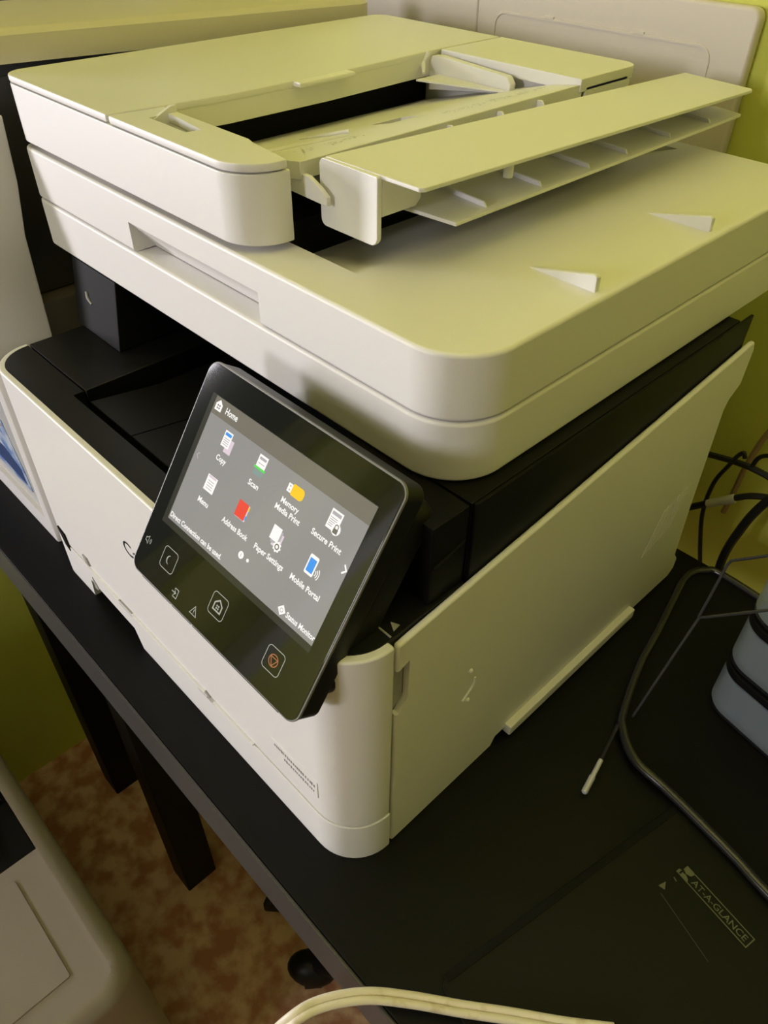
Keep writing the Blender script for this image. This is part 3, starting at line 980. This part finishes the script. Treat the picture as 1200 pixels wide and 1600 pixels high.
t = 0.0007
pq([(0.0, 0), (pw, 0), (pw, t), (0.0, t)], b)
pq([(0.006, ph - t), (pw, ph - t), (pw, ph), (0.006, ph)], b)
pq([(pw - t, t), (pw, t), (pw, ph - t), (pw - t, ph - t)], b)
pq([(0.0005, ph), (0.0005, 0.0052), (0.0035, 0.0040), (0.0062, 0.0052), (0.0072, ph)], b)
pq([(-0.0012, 0.0), (-0.0012, 0.0030), (0.0004, 0.0036), (0.0004, 0.0)], b)
pq([(0.0016, 0.0007), (0.0016, 0.0030), (0.0040, 0.0034), (0.0066, 0.0022), (0.0074, 0.0007)], b)
finish(b, 'printed_frame', PADPRINT, pad, smooth=0)
b = text_bm('AT-A-GLANCE', 0.0044, lambda u, v: (px0 + 0.0088 + u, py0 + ph / 2 + v, zt), 1.0, 'LEFT', 0.00004, width=0.0405)
finish(b, 'printed_lettering', PADPRINT, pad, smooth=0)
b = bmesh.new()
pq([(-0.0010, -0.0165), (0.0030, -0.0150), (-0.0002, -0.0105)], b)
pq([(0.0005, -0.0045), (0.0032, -0.0052), (0.0035, -0.0045), (0.0008, -0.0038)], b)
finish(b, 'printed_mark', PADPRINT, pad, smooth=0)
b = bmesh.new()
pq([(0.0030, -0.0190), (0.045, -0.0250), (0.045, -0.0246), (0.0030, -0.0185)], b)
finish(b, 'scratch', mat('scratch', (0.05, 0.05, 0.045), 0.5), pad, smooth=0)

# wire organiser with drawers
OA = (0.0655, 0.1095)
org = thing('desk_organizer', 'black wire desk organizer holding a stack of frosted drawers', 'organizer', (OA[0], OA[1], 0), ROT)
TZ = 0.0028
def org_local(x, y, z):
    dx, dy = x - OA[0], y - OA[1]
    return (dx * cr + dy * sr, -dx * sr + dy * cr, z)


TW = [(0.0275, 0.302), (0.0340, 0.270), (0.0430, 0.230), (0.0512, 0.1898), (0.0654, 0.1449), (0.0736, 0.1296), (0.0936, 0.1140), (0.1208, 0.1103), (0.1464, 0.1060), (0.1774, 0.100), (0.2016, 0.094),
      (0.30, 0.074), (0.40, 0.054), (0.435, 0.10), (0.45, 0.20), (0.44, 0.26), (0.40, 0.285), (0.20, 0.312), (0.06, 0.328), (0.035, 0.322)]
tw = [Vector(org_local(x, y, TZ + 0.004)) for x, y in TW]
tws = catmull(tw + tw[:3], 6)[6:6 + 6 * len(tw)]
finish(tube(tws, 0.0034, 10, None, True), 'rim', WIRE, org)
finish(prism([(p.x, p.y) for p in tws], TZ, TZ + 0.002), 'floor_plate', VOID, org)
CAMP = Vector((0.17144, -0.21516, 0.49249))


def pix(px, py, zz):
    d = r2 * ((px - 600) / FPX) - u2 * ((py - 800) / FPX) + fw
    return CAMP + d * ((zz - CAMP.z) / d.z)


wz = [(985, 1128, 0.006), (1092, 965, 0.098), (1140, 877, 0.1485)]
up_pts = [org_local(*((0.0733, 0.1432, 0.007))), org_local(0.0770, 0.1600, 0.054), org_local(0.0801, 0.1769, 0.0981)]
finish(tube([org_local(0.0733, 0.1432, 0.007), org_local(0.0799, 0.1762, 0.0955), org_local(0.0808, 0.1770, 0.0990), org_local(0.0850, 0.1760, 0.1035),
             org_local(0.1119, 0.1704, 0.1366), org_local(0.150, 0.1625, 0.183)], 0.0010, 8), 'wire_rail', RAIL, org)
finish(tube([org_local(0.0799, 0.1764, 0.0990), org_local(0.0814, 0.1838, 0.1455), org_local(0.0824, 0.1846, 0.1495), org_local(0.0850, 0.1838, 0.1525),
             org_local(0.1011, 0.1805, 0.1705), org_local(0.135, 0.1735, 0.209)], 0.0010, 8), 'wire_rail', RAIL, org)
du, dv = 0.0149, 0.0925
z = 0.005
for k in range(3):
    finish(prism(rrect(du - 0.001, du + 0.151, dv - 0.001, dv + 0.10, (0.022, 0.022, 0.004, 0.004)), z + 0.0005, z + 0.0045, 'z', 0.0008, 2), 'frame_shelf', WIRE, org)
    h = 0.036
    outer = prism(rrect(du, du + 0.15, dv - 0.003, dv + 0.098, (0.022, 0.022, 0.004, 0.004)), z + 0.0055, z + 0.0055 + h, 'z', 0.0012, 2)
    d = finish(cut(outer, prism(rrect(du + 0.0025, du + 0.1475, dv - 0.0005, dv + 0.0955, (0.020, 0.020, 0.003, 0.003)), z + 0.008, z + 0.07)), 'drawer', FROST, org)
    finish(prism(rrect(du - 0.0006, du + 0.1506, dv - 0.0036, dv + 0.03, (0.0225, 0.0225, 0.004, 0.004)), z + 0.043, z + 0.0500, 'z', 0.001, 2), 'frame_band', VOID, org)
    z += 0.050
for x in (0.0005, 0.1435):
    finish(box(du + x + 0.001, du + x + 0.004, dv + 0.0985, dv + 0.1020, 0.005, z), 'frame_post', WIRE, org)

# stylus
sp = [(0.0828, 0.0685, 0.0068), (0.0769, 0.0974, 0.0066), (0.0735, 0.1160, 0.0125), (0.0728, 0.1300, 0.0135)]
sty = thing('stylus', 'thin black stylus with a silver tip lying against the organizer tray', 'stylus', (0.0769, 0.0974, 0.0))
SO = (0.0769, 0.0974, 0.0)
finish(tube([(0.0769, 0.0974, 0.0050), (0.0736, 0.1130, 0.0105), (0.0712, 0.1240, 0.0145)], 0.0015, 8), 'barrel', RUBBER, sty, SO)
finish(tube([(0.0828, 0.0685, 0.0042), (0.08265, 0.0693, 0.0042), (0.0799, 0.0828, 0.0044), (0.07985, 0.0830, 0.0044), (0.0769, 0.0974, 0.0050)], [0.0016, 0.0023, 0.0023, 0.0018, 0.0018], 10), 'silver_tip', STEEL, sty, SO)

# cream twin cord over the desk edge
cp = []
for (px, py, zz) in ((395, 1650, -0.02), (452, 1597, 0.012), (500, 1569, 0.014), (570, 1556, 0.013), (640, 1562, 0.010), (720, 1576, 0.008), (800, 1588, 0.0075), (880, 1602, 0.0075), (960, 1612, 0.0075)):
    p = pix(px, py, zz)
    cp.append(Vector((p.x, p.y, zz)))
cd = thing('lamp_cord', 'cream twin flat cord lying across the front of the black desk', 'cord', (cp[4].x, cp[4].y, 0.0))
CO = (cp[4].x, cp[4].y, 0.0)
for s in (-1, 1):
    pts = []
    for i, p in enumerate(cp):
        tdir = (cp[min(i + 1, len(cp) - 1)] - cp[max(i - 1, 0)]).normalized()
        nn = Vector((-tdir.y, tdir.x, 0)).normalized()
        pts.append(p + nn * s * 0.0021)
    finish(tube(pts, 0.0023, 10, None, False, 8), 'strand', CORD, cd, CO)

# cables against the wall
def wallpix(px, py, y):
    d = r2 * ((px - 600) / FPX) - u2 * ((py - 800) / FPX) + fw
    return CAMP + d * ((y - CAMP.y) / d.y)


def cable(name, label, pts, r, m, y=0.405, group='cables hanging behind the desk'):
    P = [wallpix(px, py, y + dy) for px, py, dy in pts]
    o = finish(tube([p for p in P], r, 8, None, False, 6), name, m)
    return tag(o, label, 'cable', group)


cable('power_cable', 'thick black cable sagging across the green wall behind the printer', [(1085, 705, 0), (1112, 711, 0), (1150, 722, 0), (1180, 734, 0), (1215, 755, 0), (1260, 800, 0)], 0.0030, RUBBER)
cable('looped_cable', 'thin black cable with a hooked end curling down the green wall', [(1164, 716, -.007), (1162, 708, -.007), (1152, 713, -.008), (1140, 726, -.010), (1115, 755, -.009), (1098, 800, -.008), (1094, 850, -.008), (1094, 900, -.008)], 0.0021, RUBBER)
cable('curved_cable', 'thin black cable arching away at the edge of the green wall', [(1175, 728, -.007), (1185, 716, -.008), (1200, 712, -.009), (1230, 716, -.009)], 0.0020, RUBBER)
cable('tan_cable', 'tan cable running diagonally down the green wall', [(1215, 660, 0.02), (1190, 690, 0.02), (1165, 730, 0.02), (1146, 770, 0.02), (1130, 800, 0.02)], 0.0028, CABLEB)
pc = thing('plug_lead', 'black lead with a grey white in-line connector behind the desk', 'cable', tuple(wallpix(1125, 784, 0.385)), 0, None)
PL = tuple(wallpix(1125, 784, 0.385))
finish(tube([wallpix(1149, 778, 0.385), wallpix(1175, 775, 0.385), wallpix(1210, 780, 0.385), wallpix(1260, 800, 0.385)], 0.0031, 8, None, False, 6), 'lead', RUBBER, pc, PL)
finish(tube([wallpix(1104, 787, 0.385), wallpix(1106, 787, 0.385), wallpix(1147, 779, 0.385), wallpix(1149, 779, 0.385)], [0.0028, 0.0040, 0.0044, 0.0036], 10), 'connector', CABLEW, pc, PL)
finish(tube([wallpix(1075, 793, 0.385), wallpix(1090, 790, 0.385), wallpix(1104, 787, 0.385)], 0.0034, 8), 'socket', RUBBER, pc, PL)
cable('thick_cable', 'thick black cable dropping diagonally past the back of the tray', [(1215, 770, -0.03), (1180, 800, -0.03), (1155, 830, -0.03), (1130, 870, -0.03), (1110, 930, -0.03)], 0.0040, RUBBER, 0.40)

# ================================================================== floor things
sh = thing('floor_machine', 'taupe plastic office machine with a dark recessed top standing on the floor', 'office machine', (-0.42, -0.42, FZ))
SH = (-0.42, -0.42, FZ)
ZS = -0.30
x1, y1 = -0.152, -0.203
b = prism(rrect(-0.68, x1, -0.66, y1, 0.035), FZ + 0.004, ZS, 'z', 0.018, 5)
b = cut(b, box(-0.66, -0.335, -0.60, -0.222, ZS - 0.03, ZS + 0.05), prism(rrect(-0.345, x1 - 0.022, -0.60, -0.222, 0.004), ZS - 0.004, ZS + 0.05))
finish(b, 'body', TAUPE, sh, SH)
b = prism(rrect(-0.318, x1 - 0.046, -0.58, -0.252, 0.003), ZS - 0.005, ZS - 0.002, 'z', 0.001, 2)
finish(b, 'raised_panel', TAUPE, sh, SH)
finish(box(-0.66, -0.337, -0.60, -0.223, ZS - 0.0305, ZS - 0.022, 0.001), 'dark_recess', BLACK, sh, SH)
finish(prism([(-0.47, -0.300), (-0.388, -0.278), (-0.372, -0.262), (-0.43, -0.250), (-0.48, -0.262)], ZS - 0.022, ZS - 0.012, 'z', 0.001, 2), 'grey_key', GREYP, sh, SH)
finish(box(-0.66, -0.42, -0.240, -0.226, ZS - 0.022, ZS - 0.014, 0.001), 'recess_rail', SOFTBLACK, sh, SH)

cs = thing('caster_foot', 'black rounded caster on the brown floor under the desk edge', 'caster', (-0.130, -0.005, FZ))
KO = (-0.130, -0.005, FZ)
b = bmesh.new()
bmesh.ops.create_uvsphere(b, u_segments=20, v_segments=12, radius=1.0, matrix=Matrix.Translation((-0.158, -0.020, FZ + 0.027)) @ Matrix.Rotation(R(38), 4, 'Z') @ Matrix.Diagonal((0.036, 0.024, 0.024, 1)))
finish(b, 'wheel_hood', SOFTBLACK, cs, KO)
b = tube([(-0.163, -0.030, FZ + 0.021), (-0.148, -0.012, FZ + 0.021)], 0.021, 20)
do_bevel(b, 0.004, 2, 50)
finish(b, 'wheel', RUBBER, cs, KO)
finish(tube([(-0.152, -0.010, FZ + 0.05), (-0.105, 0.015, FZ + 0.075), (-0.02, 0.08, FZ + 0.085)], [0.017, 0.02, 0.022], 10, None, False, 4), 'leg_arm', BLACK, cs, KO)
b = prism([(-0.275, -0.020), (-0.232, 0.020), (-0.20, 0.06), (-0.24, 0.10), (-0.30, 0.03)], FZ + 0.0, FZ + 0.028, 'z', 0.004, 2)
o = finish(b, 'rubber_mat', RUBBER)
tag(o, 'small flat black rubber mat on the brown floor beneath the desk', 'mat')

# added out-of-view cabinet, keeps light off the left wall under the desk
cb = thing('blocker_cabinet', 'added low dark wooden cabinet, out of view, blocking light under the desk', 'cabinet', (-0.59, -0.93, FZ))
CB = (-0.59, -0.93, FZ)
WOOD = mat('dark_wood', (0.05, 0.03, 0.018), 0.5, 0.4, noise=(12, (0.03, 0.018, 0.01), 0.35, 0.65))
cbody = finish(box(-0.730, -0.470, -1.20, -0.67, FZ, -0.06, 0.003), 'body', WOOD, cb, CB)
for k in range(3):
    z0 = FZ + 0.03 + k * 0.21
    d = finish(box(-0.4695, -0.455, -1.185, -0.685, z0, z0 + 0.195, 0.002), 'drawer', WOOD, cb, CB)
    finish(tube([(-0.455, -0.99, z0 + 0.10), (-0.435, -0.985, z0 + 0.10), (-0.435, -0.885, z0 + 0.10), (-0.455, -0.88, z0 + 0.10)], 0.004, 8), 'handle', STEEL, d, CB)
